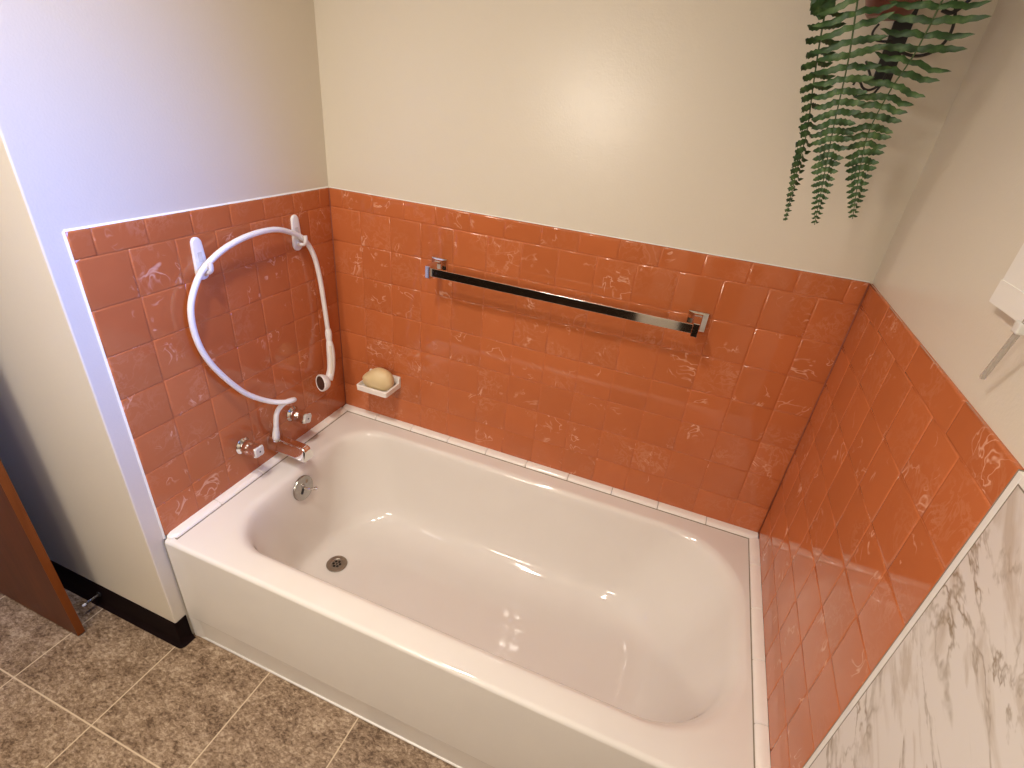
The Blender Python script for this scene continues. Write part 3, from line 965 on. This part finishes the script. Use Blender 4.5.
# one broad leaf tip hanging beside the left frond
def broad_leaf(px, y, w):
    bm = bmesh.new()
    pts = catmull([at(u, v, 1, y) for u, v in px], 6)
    rows_ = []
    for i, p in enumerate(pts):
        t = i / (len(pts) - 1)
        ww = w * math.sin(PI * (.25 + .72 * t)) ** .8 * (1 + .12 * math.sin(i * 2.1))
        rows_.append([bm.verts.new(p - FO + Vector((-ww, .003, 0))), bm.verts.new(p - FO + Vector((0, -.004, 0))), bm.verts.new(p - FO + Vector((ww, .004, .002)))])
    for a, b_ in zip(rows_[:-1], rows_[1:]):
        for j in range(2): bm.faces.new((a[j], a[j+1], b_[j+1], b_[j]))
    return from_bm('leaf', bm, M['fern'], fern, True)
broad_leaf([(826, -34), (825, -12), (823, 4), (821, 20)], .545, .024)

# ------------------------------------------------------------------ curtain panel drawn to the side of the window
bl = tag(empty('window_curtain', (L + TH, .137, 1.339)), 'plain white curtain panel on the right wall, cut off by the picture edge', 'curtain')
BL = Vector(bl.location)
bm = bmesh.new()
rings = []
ys = [-.072 + .1545 * k / 40 for k in range(41)]
def cur_x(y, z): return -.0115 - .0035 * math.sin((y - .07) * 62 + .6) * min(1, max(0, (-.03 - y) / .03)) * min(1, .5 + z)
for z in (0, .002, .010, .030, .0305, .20, .45, .70, .86):
    th = .0042 if z < .0302 else .0028
    front = [Vector((cur_x(y, z) - th, y, z)) for y in ys]
    rear = [Vector((cur_x(y, z), y, z)) for y in reversed(ys)]
    rings.append(front + rear)
add_loft(bm, rings)
from_bm('cloth', bm, M['blind'], bl, True, 60)
tube('curtain_rod', [(-.016, .115, .875), (-.016, -.4, .875), (-.016, -1.03, .875)], .009, M['chrome'], bl, 14)
for y in (.09, -1.02):
    bm = bmesh.new()
    add_lathe(bm, [(0, .016), (.004, .016), (.006, .007), (.016, .007)], (-.0004, y, .875), (-1, 0, 0), 16)
    from_bm('rod_bracket', bm, M['chrome'], bl, True, 40)
wt, wb = at(1021, 329, 0, 1.500), at(982.5, 377.5, 0, 1.512)
wd = (wt - wb)
bm = bmesh.new()
topp = wt + Vector((-.004, -.004, .84))
add_tube(bm, [wb - BL, wb.lerp(wt, .5) - BL, wt - BL, wt + wd.normalized() * .05 - BL], .0036, 8)
wn = from_bm('wand', bm, M['clear'], bl, True, 30)
tag(wn, 'slim clear plastic wand')
bm = bmesh.new()
add_box(bm, tuple(wt - BL + Vector((-.006, -.007, -.006))), tuple(wt - BL + Vector((.004, .007, .008))), .002)
tag(weighted(from_bm('wand_clip', bm, M['cap'], bl, True, 50)), 'small pale clip holding the wand')

# ------------------------------------------------------------------ door stop on the black base
ds = tag(empty('door_stop', (-.335, YC - .003, .052)), 'thin spring door stop on the black baseboard behind the wooden door', 'door stop')
lathe('stop_base', [(0.0003, .009), (.003, .009), (.006, .005)], (0, 0, 0), (0, -1, 0), M['iron'], ds, 16)
bm = bmesh.new()
hel = []
for k in range(150):
    a = k * .7
    hel.append((math.cos(a) * .0036, -.005 - .036 * k / 149, math.sin(a) * .0036))
add_tube(bm, hel, .0009, 5)
from_bm('spring', bm, M['plate'], ds, True)
lathe('tip', [(.041, .0036), (.044, .0042), (.0485, .0038), (.050, .002)], (0, 0, 0), (0, -1, 0), M['plastic'], ds, 14)

# ------------------------------------------------------------------ light
sc = bpy.context.scene
world = bpy.data.worlds.new('world'); sc.world = world
world.use_nodes = True
bg = world.node_tree.nodes['Background']
bg.inputs[0].default_value = (0.6, 0.7, 1.0, 1)
bg.inputs[1].default_value = 0.03

def lamp(name, typ, loc, energy, col, **kw):
    d = bpy.data.lights.new(name, typ)
    d.energy = energy; d.color = col
    rot = kw.pop('aim', None)
    for k, v in kw.items(): setattr(d, k, v)
    o = bpy.data.objects.new(name, d); o.location = loc
    if rot is not None:
        o.rotation_euler = (Vector(rot) - Vector(loc)).to_track_quat('-Z', 'Y').to_euler()
    C.objects.link(o)
    return o
WARM = (1.0, 0.91, 0.79)
lamp('vanity_bulb', 'POINT', (.22, -1.45, 1.50), 10.5, WARM, shadow_soft_size=.10)
lamp('vanity_bulb', 'POINT', (.36, -1.45, 1.50), 10.5, WARM, shadow_soft_size=.10)
CEIL = (1.0, 0.91, 0.80)
lamp('ceiling_lamp', 'AREA', (.485, -.30, 2.42), 7.0, CEIL, shape='DISK', size=.13, spread=math.radians(135), aim=(.485, -.30, 0))
lamp('ceiling_lamp', 'AREA', (.40, -.68, 2.42), 3.5, CEIL, shape='DISK', size=.10, spread=math.radians(135), aim=(.40, -.68, 0))
lamp('ceiling_lamp', 'AREA', (.34, -1.03, 2.42), 2.0, CEIL, shape='DISK', size=.08, spread=math.radians(135), aim=(.34, -1.03, 0))
lamp('daylight', 'AREA', (2.0, -.30, 1.98), 2.9, (0.0, 0.22, 1.0), shape='RECTANGLE', size=.4, size_y=.4, spread=math.radians(42), aim=(0.0, -.16, 1.14))

vs = sc.view_settings
vs.view_transform = 'Standard'
vs.look = 'None'
vs.gamma = 1.0
vs.use_curve_mapping = False
vs.exposure = 0.64
sc.cycles.use_denoising = True
sc.cycles.max_bounces = 8
sc.cycles.caustics_reflective = False
sc.cycles.caustics_refractive = False
